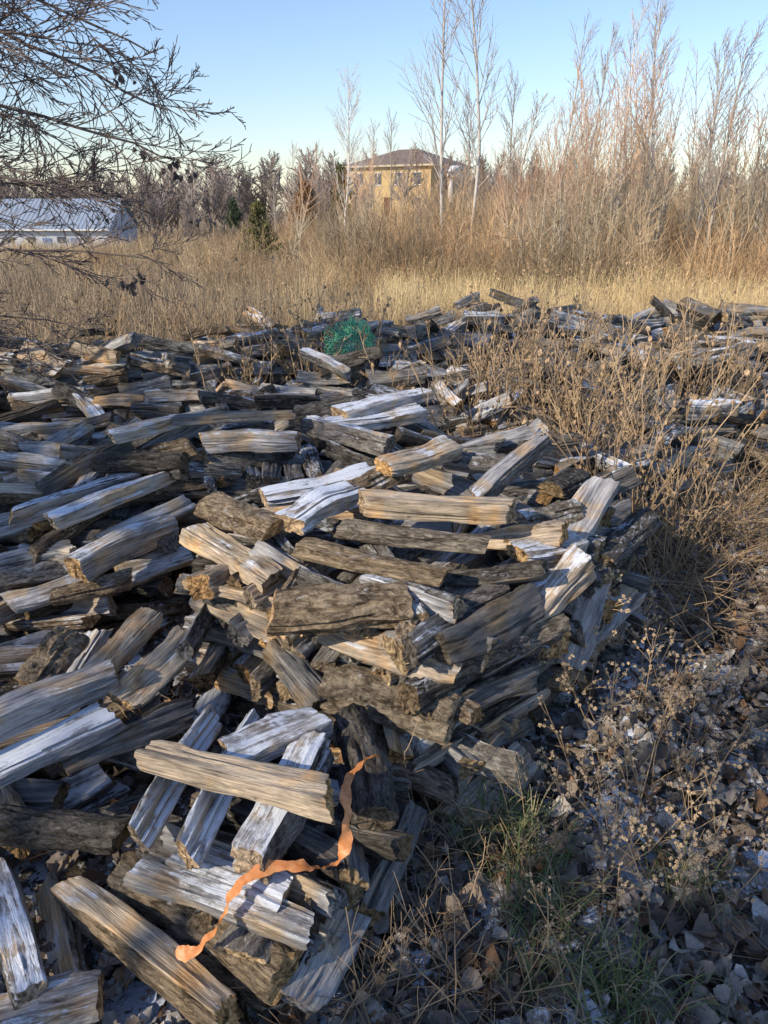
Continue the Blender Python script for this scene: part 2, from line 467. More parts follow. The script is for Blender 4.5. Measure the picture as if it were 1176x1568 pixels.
H((-.555,1.388,.455),(-.116,1.233,.465),.039,'block',T,.2,.0)
H((-.425,1.19,.355),(-.35,1.60,.365),.042,'quarter',G,1.2,-.8)
H((-.545,1.24,.35),(-.47,1.63,.36),.044,'quarter',T,1.2,-.8)
H((-.285,1.17,.35),(-.18,1.52,.365),.042,'block',G,1.1,0)
H((-.38,1.44,.41),(-.17,1.62,.38),.043,'plank',G,1.2,.2)
H((-.02,1.32,.33),(-.10,1.70,.33),.055,'round',Dk,.2)
H((-.07,1.20,.25),(-.12,1.55,.25),.042,'quarter',Dk,.1)
H((-.18,1.13,.22),(-.14,1.5,.24),.045,'wedge',Dk,.1)
H((-.473,1.262,.26),(-.215,1.15,.27),.05,'block',G,1.3,0)
H((-.63,1.33,.16),(-.204,1.07,.16),.06,'half',(1.1,.95,.75),.2,.3)
H((-.748,1.293,.12),(-.318,1.0,.12),.045,'block',T,.4,.2)
H((-.95,1.385,.25),(-.63,1.37,.24),.042,'round',Dk,.2)
H((-.19,1.05,.10),(-.045,1.36,.12),.048,'plank',G,.2,.7)
H((-.05,1.25,.1),(.07,1.58,.1),.045,'block',Dk,.2)
H((-.95,1.33,.15),(-.73,1.03,.13),.045,'block',G,1.1,.2)
H((-.84,.98,.10),(-.60,1.06,.10),.045,'plank',(1.1,1,.9),.7,0)
H((-.5,1.0,.05),(-.2,.86,.05),.045,'quarter',T,.5)
print('logs',cnt)

# ------------------------------------------------------------ orange strap
mb=MB()
sp=[(-.02,1.47,.385),(-.05,1.40,.43),(-.085,1.32,.435),(-.08,1.235,.42),(-.09,1.19,.36),(-.13,1.18,.335),(-.18,1.175,.345),(-.25,1.16,.355),(-.31,1.125,.335),(-.34,1.09,.28),(-.39,1.06,.235),(-.43,1.07,.225)]
def smoothpts(p,k=5):
    p=[Vector(q) for q in p]; out=[]
    for i in range(len(p)-1):
        a=p[max(i-1,0)];b=p[i];c=p[i+1];d=p[min(i+2,len(p)-1)]
        for j in range(k):
            t=j/k; out.append(.5*((2*b)+(c-a)*t+(2*a-5*b+4*c-d)*t*t+(3*b-a-3*c+d)*t**3))
    out.append(p[-1]); return out
pp=smoothpts(sp,8); prev=None
for i,p in enumerate(pp):
    d=(pp[min(i+1,len(pp)-1)]-pp[max(i-1,0)]).normalized()
    s=d.cross(Vector((0,0,1))).normalized()
    s=Matrix.Rotation(.8*math.sin(i*.2),3,d)@s
    w=.0125+.003*math.sin(i*.7)+.001*math.sin(i*2.3)
    nrm=d.cross(s)*.004*math.sin(i*1.3)
    row=[mb.av(p-s*w+nrm),mb.av(p-nrm*.6),mb.av(p+s*w+nrm)]
    if prev:
        for k in range(2): mb.af((prev[k],prev[k+1],row[k+1],row[k]))
    prev=row
m=NT('orange_plastic_strap',.45,.5); tc=m.n('ShaderNodeTexCoord')
m.col(m.ramp(m.noise(tc.outputs['Object'],60,4),[(.35,(.65,.22,.06)),(.65,(.95,.42,.17))])); m.transl((.9,.35,.1),.25)
inst(mb.mesh('orange_strap',[m.mat],True),'orange_strap')

# ------------------------------------------------------------ mesh bag
def bag(name, loc, s, c):
    mb=MB(); nu,nv=44,26; ids={}
    for j in range(nv+1):
        for i in range(nu):
            th=2*math.pi*i/nu; ph=math.pi*(j/nv)-math.pi/2
            k=1+.6*nz(math.cos(th)*1.6+loc[0],math.sin(th)*1.6,ph*1.5)+.45*nz(math.cos(th)*4,math.sin(th)*4,ph*3)
            ids[i,j]=mb.av((math.cos(th)*math.cos(ph)*k*s[0],math.sin(th)*math.cos(ph)*k*s[1],math.sin(ph)*k*s[2]))
    for j in range(nv):
        for i in range(nu): mb.af((ids[i,j],ids[(i+1)%nu,j],ids[(i+1)%nu,j+1],ids[i,j+1]))
    m=NT(name+'_plastic',.5,.4); m.col(c)
    o=inst(mb.mesh(name,[m.mat],True),name,None,loc)
    w=o.modifiers.new('net','WIREFRAME'); w.thickness=.0045
    return o
bag('green_mesh_bag',(-.2,5.0,.78),(.16,.1,.13),(.14,.48,.3))

# ------------------------------------------------------------ leaves
def add_leaf(mb, p, s, rz, tiltx, tilty, fold, curl, det=True, wid=1.):
    M=Euler((tiltx,tilty,rz)).to_matrix(); rows=[]
    prof=((0,.012),(.1,.02),(.18,.22),(.3,.36),(.42,.33),(.54,.34),(.66,.24),(.78,.19),(.9,.07),(1,.005)) if det else ((0,.04),(.3,.4),(.7,.3),(1,.02))
    cols=(-1,-.5,0,.5,1) if det else (-1,0,1)
    for t,w in prof:
        row=[]
        for c in cols:
            ww=w*wid
            q=Vector(((t-.5)*s+.02*s*math.sin(c*7+rz),c*ww*s,(c*c*ww*fold+curl*(t-.5)**2+.05*math.sin(t*11+c*3+rz))*s))
            row.append(mb.av(Vector(p)+M@q))
        rows.append(row)
    for a,b in zip(rows,rows[1:]):
        for k in range(len(cols)-1): mb.af((a[k],a[k+1],b[k+1],b[k]))
def leafcol(r):
    q=r.random()
    if q<.45: c=(.25,.205,.165)
    elif q<.76: c=(.42,.36,.3)
    elif q<.91: c=(.31,.18,.1)
    else: c=(.58,.53,.47)
    b=r.uniform(.55,1.2); return (c[0]*b,c[1]*b,c[2]*b,1)
patches=[]
for s in range(8):
    r=random.Random(100+s); mb=MB()
    for _ in range(150):
        mb.col=leafcol(r)
        add_leaf(mb,(r.uniform(-.28,.28),r.uniform(-.28,.28),r.uniform(.006,.04)),r.uniform(.035,.08),r.uniform(0,6.28),r.gauss(0,.38),r.gauss(0,.32),r.uniform(-.9,1.6),r.uniform(-.8,1.4),True,r.uniform(.75,1.25))
    for _ in range(12):
        mb.col=(.24,.18,.12,1); a=Vector((r.uniform(-.25,.25),r.uniform(-.25,.25),.04)); t=r.uniform(0,6.28); L=r.uniform(.05,.15)
        mb.tube([a,a+Vector((math.cos(t)*L,math.sin(t)*L,.01)),a+Vector((math.cos(t+.2)*2*L,math.sin(t+.2)*2*L,.005))],[.0018,.0015,.001],4)
    patches.append(mb.mesh('leaf_patch',[LEAF],True,True))
litter=empty('leaf_litter')
ALL=[MAIN,BACK,LEFT,FAR,SIDE]
y=.4
while y<8.5:
    x=-2.2
    while x<6.5:
        X=x+R.uniform(-.1,.1); Y=y+R.uniform(-.1,.1); x+=.40
        if abs(X)>.72*Y+.6: continue
        if any(inside((X,Y),P) for P in ALL): continue
        if X<-.2 and Y>3: continue
        inst(R.choice(patches),'leaf_patch',litter,(X,Y,gz(X,Y)+R.uniform(0,.01)),(0,0,R.uniform(0,6.28)),R.uniform(.9,1.15))
    y+=.40

# ------------------------------------------------------------ stems / trees
def curve(p,d,L,n,wob,trop,r):
    pts=[Vector(p)]; d=Vector(d).normalized()
    for i in range(n):
        d=(d+Vector((r.gauss(0,wob),r.gauss(0,wob),r.gauss(0,wob)+trop))).normalized()
        pts.append(pts[-1]+d*L/n)
    return pts
def side(d,ang,r):
    d=Vector(d).normalized(); ref=Vector((r.gauss(0,1),r.gauss(0,1),r.gauss(0,1)))
    s=(ref-d*ref.dot(d)).normalized()
    return d*math.cos(ang)+s*math.sin(ang)
def branch(mb,p,d,L,rad,depth,r,P,n=6,sides=None):
    pts=curve(p,d,L,n,P['wob'],P['trop'],r)
    rr=[rad*(1-.8*i/n)+P.get('rmin',.0) for i in range(n+1)]
    mb.tube(pts,rr,sides or (5 if rad>.03 else 3))
    if depth<=0: return
    nc=P['n'][len(P['n'])-depth]
    for k in range(nc):
        t=P['t0']+(1-P['t0'])*(k+r.random())/nc; i=min(int(t*n),n-1); q=pts[i].lerp(pts[i+1],t*n-i)
        dd=(pts[i+1]-pts[i]).normalized()
        branch(mb,q,side(dd,r.uniform(*P['ang']),r),L*r.uniform(*P['len'])*(1.15-.7*t),max(rr[i]*.5,P.get('rmin',.001)),depth-1,r,P,max(3,n-3))

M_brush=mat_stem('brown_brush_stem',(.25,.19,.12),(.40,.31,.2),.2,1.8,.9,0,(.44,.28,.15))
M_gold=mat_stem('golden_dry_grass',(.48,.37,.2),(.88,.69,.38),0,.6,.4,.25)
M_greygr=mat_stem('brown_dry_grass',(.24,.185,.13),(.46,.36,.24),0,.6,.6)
M_sap=mat_stem('sapling_stem',(.44,.38,.28),(.52,.31,.19),1.8,4.0,.6)
M_birch=mat_stem('pale_birch_bark',(.72,.68,.62),(.52,.47,.42),0,6)
M_pop=mat_stem('poplar_bark',(.5,.45,.38),(.38,.31,.25),0,5)
M_far=mat_stem('distant_twigs',(.2,.17,.15),(.27,.225,.2),0,7)
M_dark=mat_stem('dark_twig_bark',(.12,.1,.09),(.16,.125,.11),0,4)
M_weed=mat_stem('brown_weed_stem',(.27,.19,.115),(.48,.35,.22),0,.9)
M_seed=mat_stem('dry_seed_fluff',(.74,.58,.38),(.78,.62,.42),0,1,.3,.2)

def tuft(seed,mat,h=.6,nb=45,rad=.2,w=.005,heads=True):
    r=random.Random(seed); mb=MB()
    for _ in range(nb):
        t=r.uniform(0,6.28); q=rad*math.sqrt(r.random()); p=Vector((math.cos(t)*q,math.sin(t)*q,-.02))
        hh=h*r.uniform(.4,1.2); le=abs(r.gauss(0,.3)); td=r.uniform(0,6.28); d=Vector((math.cos(td),math.sin(td),0)); sv=Vector((-d.y,d.x,0))
        sv=Matrix.Rotation(r.uniform(0,3.14),3,'Z')@sv
        ww=w*r.uniform(.5,1.2); prev=None
        for k in range(4):
            f=k/3; c=p+Vector((0,0,hh*f*(1-.3*le*f)))+d*le*hh*f*f
            wd=ww*(1-f*.8)
            row=(mb.av(c-sv*wd),mb.av(c+sv*wd))
            if prev: mb.af((prev[0],prev[1],row[1],row[0]))
            prev=row
        if heads and r.random()<.5:
            for _ in range(5):
                e=c+Vector((r.gauss(0,.01),r.gauss(0,.01),r.uniform(-.07,.04)))
                a=Vector((r.gauss(0,.006),r.gauss(0,.006),r.gauss(0,.012))); b=Vector((r.gauss(0,.006),r.gauss(0,.006),.004))
                mb.af((mb.av(e),mb.av(e+a),mb.av(e+b)))
    return mb.mesh('grass_tuft',[mat])
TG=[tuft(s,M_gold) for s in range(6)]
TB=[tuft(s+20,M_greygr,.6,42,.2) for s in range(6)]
def inpile(x,y): return any(inside((x,y),P) for P in (MAIN,BACK,LEFT,FAR,SIDE,LF,NEAR))
field=empty('dry_grass_field')
for _ in range(2900):
    y=R.uniform(7.0,17); x=R.uniform(-.66*y-1,.66*y+1)
    if inpile(x,y) or (y<7.7 and -1<x<5): continue
    gold=ss(-.22,.1,x/y+.08*nz(x,y))*ss(8.,10.5,y)
    s=R.uniform(.55,1.1)*(.6 if y<9.0 else 1)*(1+.35*nz(x*.7,y*.7,3))
    g=R.random()<gold
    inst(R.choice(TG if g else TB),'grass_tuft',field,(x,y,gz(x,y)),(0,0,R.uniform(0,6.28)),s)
for _ in range(420):
    x=R.uniform(-7,-2.4); y=R.uniform(4.8,8)
    if inpile(x,y) or abs(x)>.75*y+.5: continue
    inst(R.choice(TB),'grass_tuft',field,(x,y,gz(x,y)),(0,0,R.uniform(0,6.28)),R.uniform(.6,1.1))
for _ in range(1000):
    y=R.uniform(17,60); x=R.uniform(-.6*y,.05*y)
    inst(R.choice(TG+TB+TB),'grass_tuft',field,(x,y,gz(x,y)),(0,0,R.uniform(0,6.28)),(R.uniform(1.5,3),R.uniform(1.5,3),R.uniform(.6,1.2)))

def brush(seed,h=1.6,ns=24,rad=.7):
    r=random.Random(seed); mb=MB()
    P=dict(wob=.10,trop=.01,n=[6],t0=.3,ang=(.35,.95),len=(.22,.46),rmin=.0018)
    for _ in range(ns):
        t=r.uniform(0,6.28); q=rad*math.sqrt(r.random())
        d=Vector((math.cos(t)*q*.4+r.gauss(0,.16),math.sin(t)*q*.4+r.gauss(0,.16),1))
        branch(mb,(math.cos(t)*q,math.sin(t)*q,-.05),d,h*r.uniform(.4,1.3),.006,1,r,P,4,3)
    return mb.mesh('brush_clump',[M_brush])
BR=[brush(300+i) for i in range(8)]
thicket=empty('brush_thicket')
for _ in range(1100):
    y=13.2+34*R.random()**1.3; x=R.uniform(-.6*y-1,.62*y+1)
    rel=x/y
    dens=ss(-.42,-.05,rel+.12*nz(x*.2,y*.2))
    if y<16 and R.random()<.4: continue
    if R.random()>dens+.22: continue
    s=R.uniform(.45,1.05)*(.55+.38*ss(-.35,.1,rel))*(1+.7*nz(x*.35,y*.35,7))
    inst(R.choice(BR),'brush_clump',thicket,(x,y,gz(x,y)),(0,0,R.uniform(0,6.28)),(s*1.15,s*1.15,s))
def sapling(seed,h=4.2,stems=3):
    r=random.Random(seed); mb=MB()
    P=dict(wob=.06,trop=.035,n=[15,5],t0=.25,ang=(.4,.85),len=(.16,.32),rmin=.0017)
    for _ in range(stems):
        t=r.uniform(0,6.28); q=r.uniform(0,.6)
        branch(mb,(math.cos(t)*q,math.sin(t)*q,-.05),(r.gauss(0,.09),r.gauss(0,.09),1),h*r.uniform(.6,1.15),.023,2,r,P,7)
    return mb.mesh('sapling_clump',[M_sap])
SP=[sapling(400+i) for i in range(8)]
sapl=empty('sapling_thicket')
for _ in range(105):
    y=R.uniform(14.5,25); rel=R.uniform(.15,.62); x=rel*y
    s=(.48+.5*ss(.13,.28,rel))*R.uniform(.5,1.05)*(y/17)**.5
    inst(R.choice(SP),'sapling_clump',sapl,(x,y,gz(x,y)),(0,0,R.uniform(0,6.28)),(s*.95,s*.95,s))
for _ in range(40):
    y=R.uniform(18,34); rel=R.uniform(-.12,.2); x=rel*y
    s=R.uniform(.4,.7)
    inst(R.choice(SP),'sapling_clump',sapl,(x,y,gz(x,y)),(0,0,R.uniform(0,6.28)),s)
def tall(seed,h,mat,name,loc,rad=.055,nn=[32,10],ang=(.35,.65),ln=(.16,.27),lean=(0,0),t0=.22,s=1):
    r=random.Random(seed); mb=MB()
    P=dict(wob=.04,trop=.05,n=nn,t0=t0,ang=ang,len=ln,rmin=.003)
    pts=curve((0,0,-.1),(lean[0],lean[1],1),h,14,.03,.05,r); rr=[rad*(1-.85*i/14)+.004 for i in range(15)]
    mb.tube(pts,rr,6)
    P2=dict(P,n=[nn[1]],len=(.25,.45))
    for k in range(nn[0]):
        t=t0+(1-t0)*(k+r.random())/nn[0]; i=min(int(t*14),13); q=pts[i].lerp(pts[i+1],t*14-i)
        branch(mb,q,side(pts[i+1]-pts[i],r.uniform(*ang),r),h*r.uniform(*ln)*(1.1-.65*t),max(.004,rr[i]*.28),1,r,P2,6)
    return inst(mb.mesh(name,[mat],True),name,None,(loc[0],loc[1],gz(*loc)),(0,0,0),s)
tall(1,8.0,M_birch,'birch_tree',(1.6,22),lean=(-.03,0),ln=(.2,.32),ang=(.4,.8))
tall(2,8.4,M_birch,'birch_tree',(2.35,22),lean=(.02,0),ln=(.2,.32),ang=(.4,.8))
tall(3,5.6,M_birch,'birch_tree',(-1.5,30),.05,[36,11],ang=(.4,.75),ln=(.25,.38))
tall(4,5.0,M_birch,'birch_tree',(4.6,19),.035)
tall(5,5.6,M_birch,'birch_tree',(6.4,19),.038)
tall(6,4.9,M_birch,'birch_tree',(7.9,20),.035)
tall(7,5.2,M_birch,'birch_tree',(5.4,18.5),.035)
for i,(x_,y_,h_) in enumerate(((-.6,34,4.2),(.3,36,4.6),(3.2,30,4.6),(4.0,27,4.8),(3.3,21,3.9),(-3.4,40,4.4),(-5.2,46,5.0),(-6.8,50,4.8),(5.0,23,5.6),(7.2,22,5.8),(8.8,22,5.2),(9.8,21,5.0),(6.9,17,4.6))):
    tall(20+i,h_,M_pop,'young_poplar_tree',(x_,y_),.04,[34,9],ang=(.35,.75),ln=(.2,.34))
def dtree(seed):
    r=random.Random(seed); mb=MB()
    P=dict(wob=.09,trop=.05,n=[24,12],t0=.2,ang=(.35,.8),len=(.32,.5),rmin=.017)
    branch(mb,(0,0,-.2),(0,0,1),8.,.13,2,r,P,8)
    return mb.mesh('bare_tree',[M_far])
DT=[dtree(500+i) for i in range(6)]
dl=empty('distant_tree_line')
for _ in range(230):
    y=R.uniform(112,170); rel=R.uniform(-.6,.6); x=rel*y
    s=R.uniform(.55,1.1)*(1.35 if rel<-.02 else .9)
    inst(R.choice(DT),'bare_tree',dl,(x,y,gz(x,y)-.3),(0,0,R.uniform(0,6.28)),(s*1.2,s*1.2,s))
for _ in range(34):
    y=R.uniform(60,95); x=R.uniform(-.25*y,.2*y)
    inst(R.choice(DT),'bare_tree',dl,(x,y,gz(x,y)-.3),(0,0,R.uniform(0,6.28)),R.uniform(.35,.65))

def conifer(name,loc,h,w,c,seed):
    r=random.Random(seed); mb=MB()
    mb.tube([Vector((0,0,-.1)),Vector((0,0,h*.9))],[.05,.01],5)
    for k in range(150):
        z=h*(.04+.94*r.random()**1.2); rr=w*(1-z/h)**.8*r.uniform(.55,1.1)+.03; t=r.uniform(0,6.28)
        tip=Vector((math.cos(t)*rr,math.sin(t)*rr,z+rr*.35)); b=Vector((0,0,max(0,z-.1)))
        mb.tube([b,tip],[.008,.003],3)
        for q in range(26):
            f=r.uniform(.35,1.05); p=b.lerp(tip,f)+Vector([r.gauss(0,.05*h/2) for _ in range(3)])
            a=Vector([r.gauss(0,.035) for _ in range(3)])*h/2; e=Vector((r.gauss(0,.03),r.gauss(0,.03),r.uniform(.03,.11)))*h/2
            mb.af((mb.av(p-a*.5),mb.av(p+a*.5),mb.av(p+e)))
    m=NT(name+'_foliage',.8,.1); g=m.n('ShaderNodeNewGeometry')
    m.col(m.ramp(m.noise(g.outputs['Position'],5,4),[(.35,[q*.5 for q in c]),(.65,[q*1.4 for q in c])]))
    inst(mb.mesh(name,[m.mat]),name,None,(loc[0],loc[1],gz(*loc)))
conifer('cedar_shrub',(-3.3,21),1.7,.75,(.15,.14,.06),1)
conifer('cedar_tree',(-2.2,42),3.5,1.0,(.11,.12,.045),2)
conifer('cedar_shrub',(-3.9,40),2.8,1.5,(.24,.14,.07),3)
conifer('spruce_tree',(-16,85),5.5,1.8,(.06,.085,.05),4)

# ------------------------------------------------------------ near tree with overhanging limbs
def near_tree():
    r=random.Random(77); mb=MB()
    base=Vector((-3.5,4.3,0))
    trunk=[base,base+Vector((.05,.05,.8)),base+Vector((.1,0,1.6)),base+Vector((0,.1,2.6)),base+Vector((-.1,.1,3.8)),base+Vector((0,0,5.2))]
    mb.tube(smoothpts(trunk,3),[.11*(1-.8*i/15)+.01 for i in range(16)],8)
    P=dict(wob=.07,trop=.012,n=[7,5],t0=.12,ang=(.3,.8),len=(.32,.55),rmin=.0013)
    limbs=[(.9,(-2.2,4.1,1.40),(-1.15,4.1,1.38),.011),
           (1.3,(-2.2,4.0,1.80),(-1.15,3.9,1.60),.013),
           (1.7,(-2.3,4.1,2.15),(-1.0,4.0,1.85),.017),
           (1.9,(-2.2,3.9,2.5),(-1.0,3.9,2.05),.019),
           (2.3,(-2.4,4.2,2.75),(-1.15,4.2,2.35),.018),
           (2.7,(-2.3,4.0,3.1),(-1.3,4.1,2.65),.018),
           (3.0,(-2.4,4.1,3.3),(-1.2,4.0,3.0),.018),
           (2.4,(-2.5,3.6,2.8),(-1.6,3.4,2.6),.015),
           (2.1,(-2.4,3.8,2.35),(-1.4,3.7,2.3),.014),
           (3.2,(-2.6,3.9,3.6),(-1.4,3.8,3.4),.018),
           (1.5,(-2.4,4.2,1.7),(-1.5,4.2,1.72),.013),
           (.7,(-2.5,4.3,1.05),(-1.7,4.3,1.0),.01),
           (.5,(-2.7,4.2,.85),(-2.0,4.3,.8),.009),
           (3.6,(-4.6,4.6,4.2),(-5.6,4.8,4.6),.03),(2.5,(-4.6,3.6,3.2),(-5.6,3.0,3.5),.03)]
    for z,mid,end,rad in limbs:
        s=base+Vector((0,0,z)); pts=smoothpts([s,s.lerp(Vector(mid),.5)+Vector((0,0,.1)),Vector(mid),Vector(mid).lerp(Vector(end),.5)+Vector((0,0,.04)),Vector(end)],5)
        pts=[p+Vector((r.gauss(0,.007),r.gauss(0,.007),r.gauss(0,.007))) for p in pts]; n=len(pts)
        rr=[rad*(1-.88*i/(n-1))+.0015 for i in range(n)]
        mb.tube(pts,rr,6)
        low=z<1.5
        for i in range(4,n-1):
            for _ in range(1 if low else (1 if r.random()<.4 else 2)):
                d=(pts[i+1]-pts[i]).normalized(); dd=side(d,r.uniform(.35,.8),r); dd.y*=.6
                branch(mb,pts[i],dd,r.uniform(.4,.95)*(1.1-.5*i/n)*(.7 if low else 1),rr[i]*.4,2,r,P,7)
    for c in ((-1.35,3.9,1.30),(-1.32,3.95,1.27),(-1.05,4.0,1.84),(-.98,4.0,1.80),(-.9,4.0,1.58),(-1.2,4.1,1.9),(-1.4,4.,1.62),(-1.2,3.9,2.2),(-1.25,3.92,1.32)):
        for _ in range(5):
            add_leaf(mb,(c[0]+r.gauss(0,.03),c[1]+r.gauss(0,.03),c[2]-r.uniform(0,.05)),r.uniform(.02,.055),r.uniform(0,6.28),r.gauss(0,1.2),1.4+r.gauss(0,.5),r.uniform(.4,1.9),r.uniform(-1,2.5))
    inst(mb.mesh('bare_branching_tree',[M_dark],False),'bare_branching_tree')
near_tree()

# ------------------------------------------------------------ unseen trees behind camera, added to shade and dapple the pile
def shade_tree(seed,h):
    r=random.Random(seed); mb=MB()
    P=dict(wob=.08,trop=.05,n=[26,10],t0=.08,ang=(.4,.95),len=(.26,.4),rmin=.014)
    branch(mb,(0,0,-.1),(r.gauss(0,.05),r.gauss(0,.05),1),h,.13,2,r,P,9)
    return mb.mesh('bare_tree',[M_dark])
ST=[shade_tree(600+i,7.4) for i in range(4)]
shade_row=empty('unseen_shade_trees')
RY=random.Random(41)
for i in range(23):
    p=RY.uniform(-4.8,4.4); q=RY.uniform(-11,-7.5)
    x=.8*q-.6*p; y=.6*q+.8*p
    inst(RY.choice(ST),'bare_tree',shade_row,(x,y,gz(x,y)),(0,0,RY.uniform(0,6.28)),RY.uniform(.7,1.05))

# ------------------------------------------------------------ weeds
def weed_mesh(seed,h=.5):
    r=random.Random(seed); mb=MB()
    for _ in range(3):
        d=(r.gauss(0,.5),r.gauss(0,.4),1); pts=curve((r.gauss(0,.03),r.gauss(0,.03),0),d,h*r.uniform(.7,1.2),8,.07,-.03,r)
        mb.tube(pts,[.0022*(1-.6*i/8) for i in range(9)],4)
        for k in range(10):
            i=r.randrange(3,8); q=pts[i]; dd=side((pts[i+1]-pts[i]),r.uniform(.5,1.),r)
            tw=curve(q,dd,h*r.uniform(.08,.2),4,.12,.03,r); mb.tube(tw,[.001]*5,3)
            for w in (tw[-1],tw[-2],tw[-1]+Vector((r.gauss(0,.012),r.gauss(0,.012),.008))):
                s=r.uniform(.0045,.009)
                for _ in range(24):
                    v=Vector((r.gauss(0,1),r.gauss(0,1),r.gauss(0,1))).normalized()*s; u=Vector((r.gauss(0,1),r.gauss(0,1),r.gauss(0,1))).normalized()*s*.45
                    mb.af((mb.av(w-u),mb.av(w+u),mb.av(w+v)),1)
    return mb.mesh('seedhead_weed',[M_weed,M_seed])
WD=[weed_mesh(700+i) for i in range(6)]
weeds=empty('seedhead_weeds')
for x,y,s in ((.62,1.6,.9),(.8,1.75,1.),(.72,1.4,.9),(.66,1.85,.9),(.52,1.2,.7),(.85,1.55,.9),(.9,2.1,.9),(.75,1.6,1.),(.65,1.25,.8),(.7,2.05,1.),(.95,1.85,.9),(.58,1.45,.8),(.78,1.3,.8)):
    inst(R.choice(WD),'seedhead_weed',weeds,(x,y,gz(x,y)),(0,0,R.uniform(0,6.28)),s)
def twigs(seed,h=.42,n=9,mat=None):
    r=random.Random(seed); mb=MB()
    P=dict(wob=.10,trop=-.03,n=[3],t0=.3,ang=(.4,.9),len=(.25,.5),rmin=.0006)
    for _ in range(n):
        branch(mb,(r.gauss(0,.08),r.gauss(0,.08),0),(r.gauss(0,.9),r.gauss(0,.9),.7),h*r.uniform(.5,1.2),.0018,1,r,P,7,3)
    return mb.mesh('dry_twig_tangle',[mat or M_weed])
TW=[twigs(800+i) for i in range(6)]
tang=empty('dry_twig_tangle')
for _ in range(26):
    x=R.uniform(-.05,.45); y=R.uniform(.85,1.6)
    if inpile(x,y): continue
    inst(R.choice(TW),'twig_clump',tang,(x,y,gz(x,y)),(0,0,R.uniform(0,6.28)),R.uniform(.5,.95))
for _ in range(78):
    t=R.random()
    x=.98+1.6*t+R.uniform(-.1,.25); y=2.5+1.9*t**.8+R.uniform(-.25,.25)
    inst(R.choice(TW),'twig_clump',tang,(x,y,gz(x,y)+(.1 if inpile(x,y) else 0)),(0,0,R.uniform(0,6.28)),R.uniform(.7,1.35))
def tallweed(seed,h=.7,mat=M_weed):
    r=random.Random(seed); mb=MB()
    P=dict(wob=.08,trop=.01,n=[6],t0=.3,ang=(.4,.9),len=(.14,.28),rmin=.001)
    for _ in range(6):
        branch(mb,(r.gauss(0,.07),r.gauss(0,.07),0),(r.gauss(0,.28),r.gauss(0,.28),1),h*r.uniform(.6,1.25),.0034,1,r,P,6,3)
    for v in [mb.v[r.randrange(len(mb.v))] for _ in range(30)]:
        if v[2]>.3*h: add_leaf(mb,v,r.uniform(.012,.03),r.uniform(0,6.28),r.gauss(0,.8),1.2,r.uniform(.5,1.5),1.,False)
    return mb.mesh('dry_weed',[mat])
TW2=[tallweed(900+i) for i in range(7)]
wp=empty('dry_weeds')
for cx,cy,n_,sp_ in ((.85,4.1,20,.17),(.7,4.8,9,.25),(-.75,5.0,8,.25),(1.15,3.7,9,.15),(1.7,4.5,9,.3),(2.3,4.9,5,.4),(1.5,5.3,4,.4),(1.4,6.2,5,.7),(3.6,6,5,.6),(-2.4,5.9,8,.5),(1.25,3.2,9,.1),(-.1,4.7,4,.2),(0,6,5,.5)):
    for _ in range(n_):
        x=cx+R.gauss(0,sp_); y=cy+R.gauss(0,sp_*.6)
        inst(R.choice(TW2),'dry_weed',wp,(x,y,.28 if inpile(x,y) else 0),(0,0,R.uniform(0,6.28)),R.uniform(.8,1.3))
for _ in range(140):
    x=R.uniform(-4.8,6.5); y=7.3+R.uniform(-.2,2.4)
    inst(R.choice(TW2),'dry_weed',wp,(x,y,gz(x,y)),(0,0,R.uniform(0,6.28)),R.uniform(.7,1.2))
for _ in range(9):
    x=R.uniform(-3.4,-2.4); y=R.uniform(3.8,5.4)
    inst(R.choice(TW2),'dry_weed',wp,(x,y,.2),(0,0,R.uniform(0,6.28)),R.uniform(.6,1.))
def green(seed):
    r=random.Random(seed); mb=MB()
    for _ in range(34):
        b=r.uniform(.6,1.3); mb.col=(.15*b,.21*b,.08*b,1) if r.random()<.6 else (.42*b,.37*b,.22*b,1)
        t=r.uniform(0,6.28); d=Vector((math.cos(t),math.sin(t),0)); p=Vector((r.gauss(0,.03),r.gauss(0,.03),0)); L=r.uniform(.07,.19); sv=Vector((-d.y,d.x,0)); prev=None
        for k in range(6):
            f=k/5; c=p+d*L*f*.8+Vector((0,0,L*.75*math.sin(f*2.1)))
            w=.0026*(1-f*.85); row=(mb.av(c-sv*w),mb.av(c+sv*w))
            if prev: mb.af((prev[0],prev[1],row[1],row[0]))
            prev=row
    return mb.mesh('green_grass_tuft',[GRASSG],False,True)
GG=[green(i) for i in range(4)]
gg=empty('green_grass')
for cx,cy,n_,s_ in ((.34,1.58,8,.06),(.45,1.2,4,.06),(.5,1.05,4,.05),(.8,1.35,3,.06),(.38,1.35,3,.06)):
    for _ in range(n_):
        x=cx+R.gauss(0,s_); y=cy+R.gauss(0,s_); inst(R.choice(GG),'grass_tuft',gg,(x,y,gz(x,y)+.01),(0,0,R.uniform(0,6.28)),R.uniform(.7,1.1))

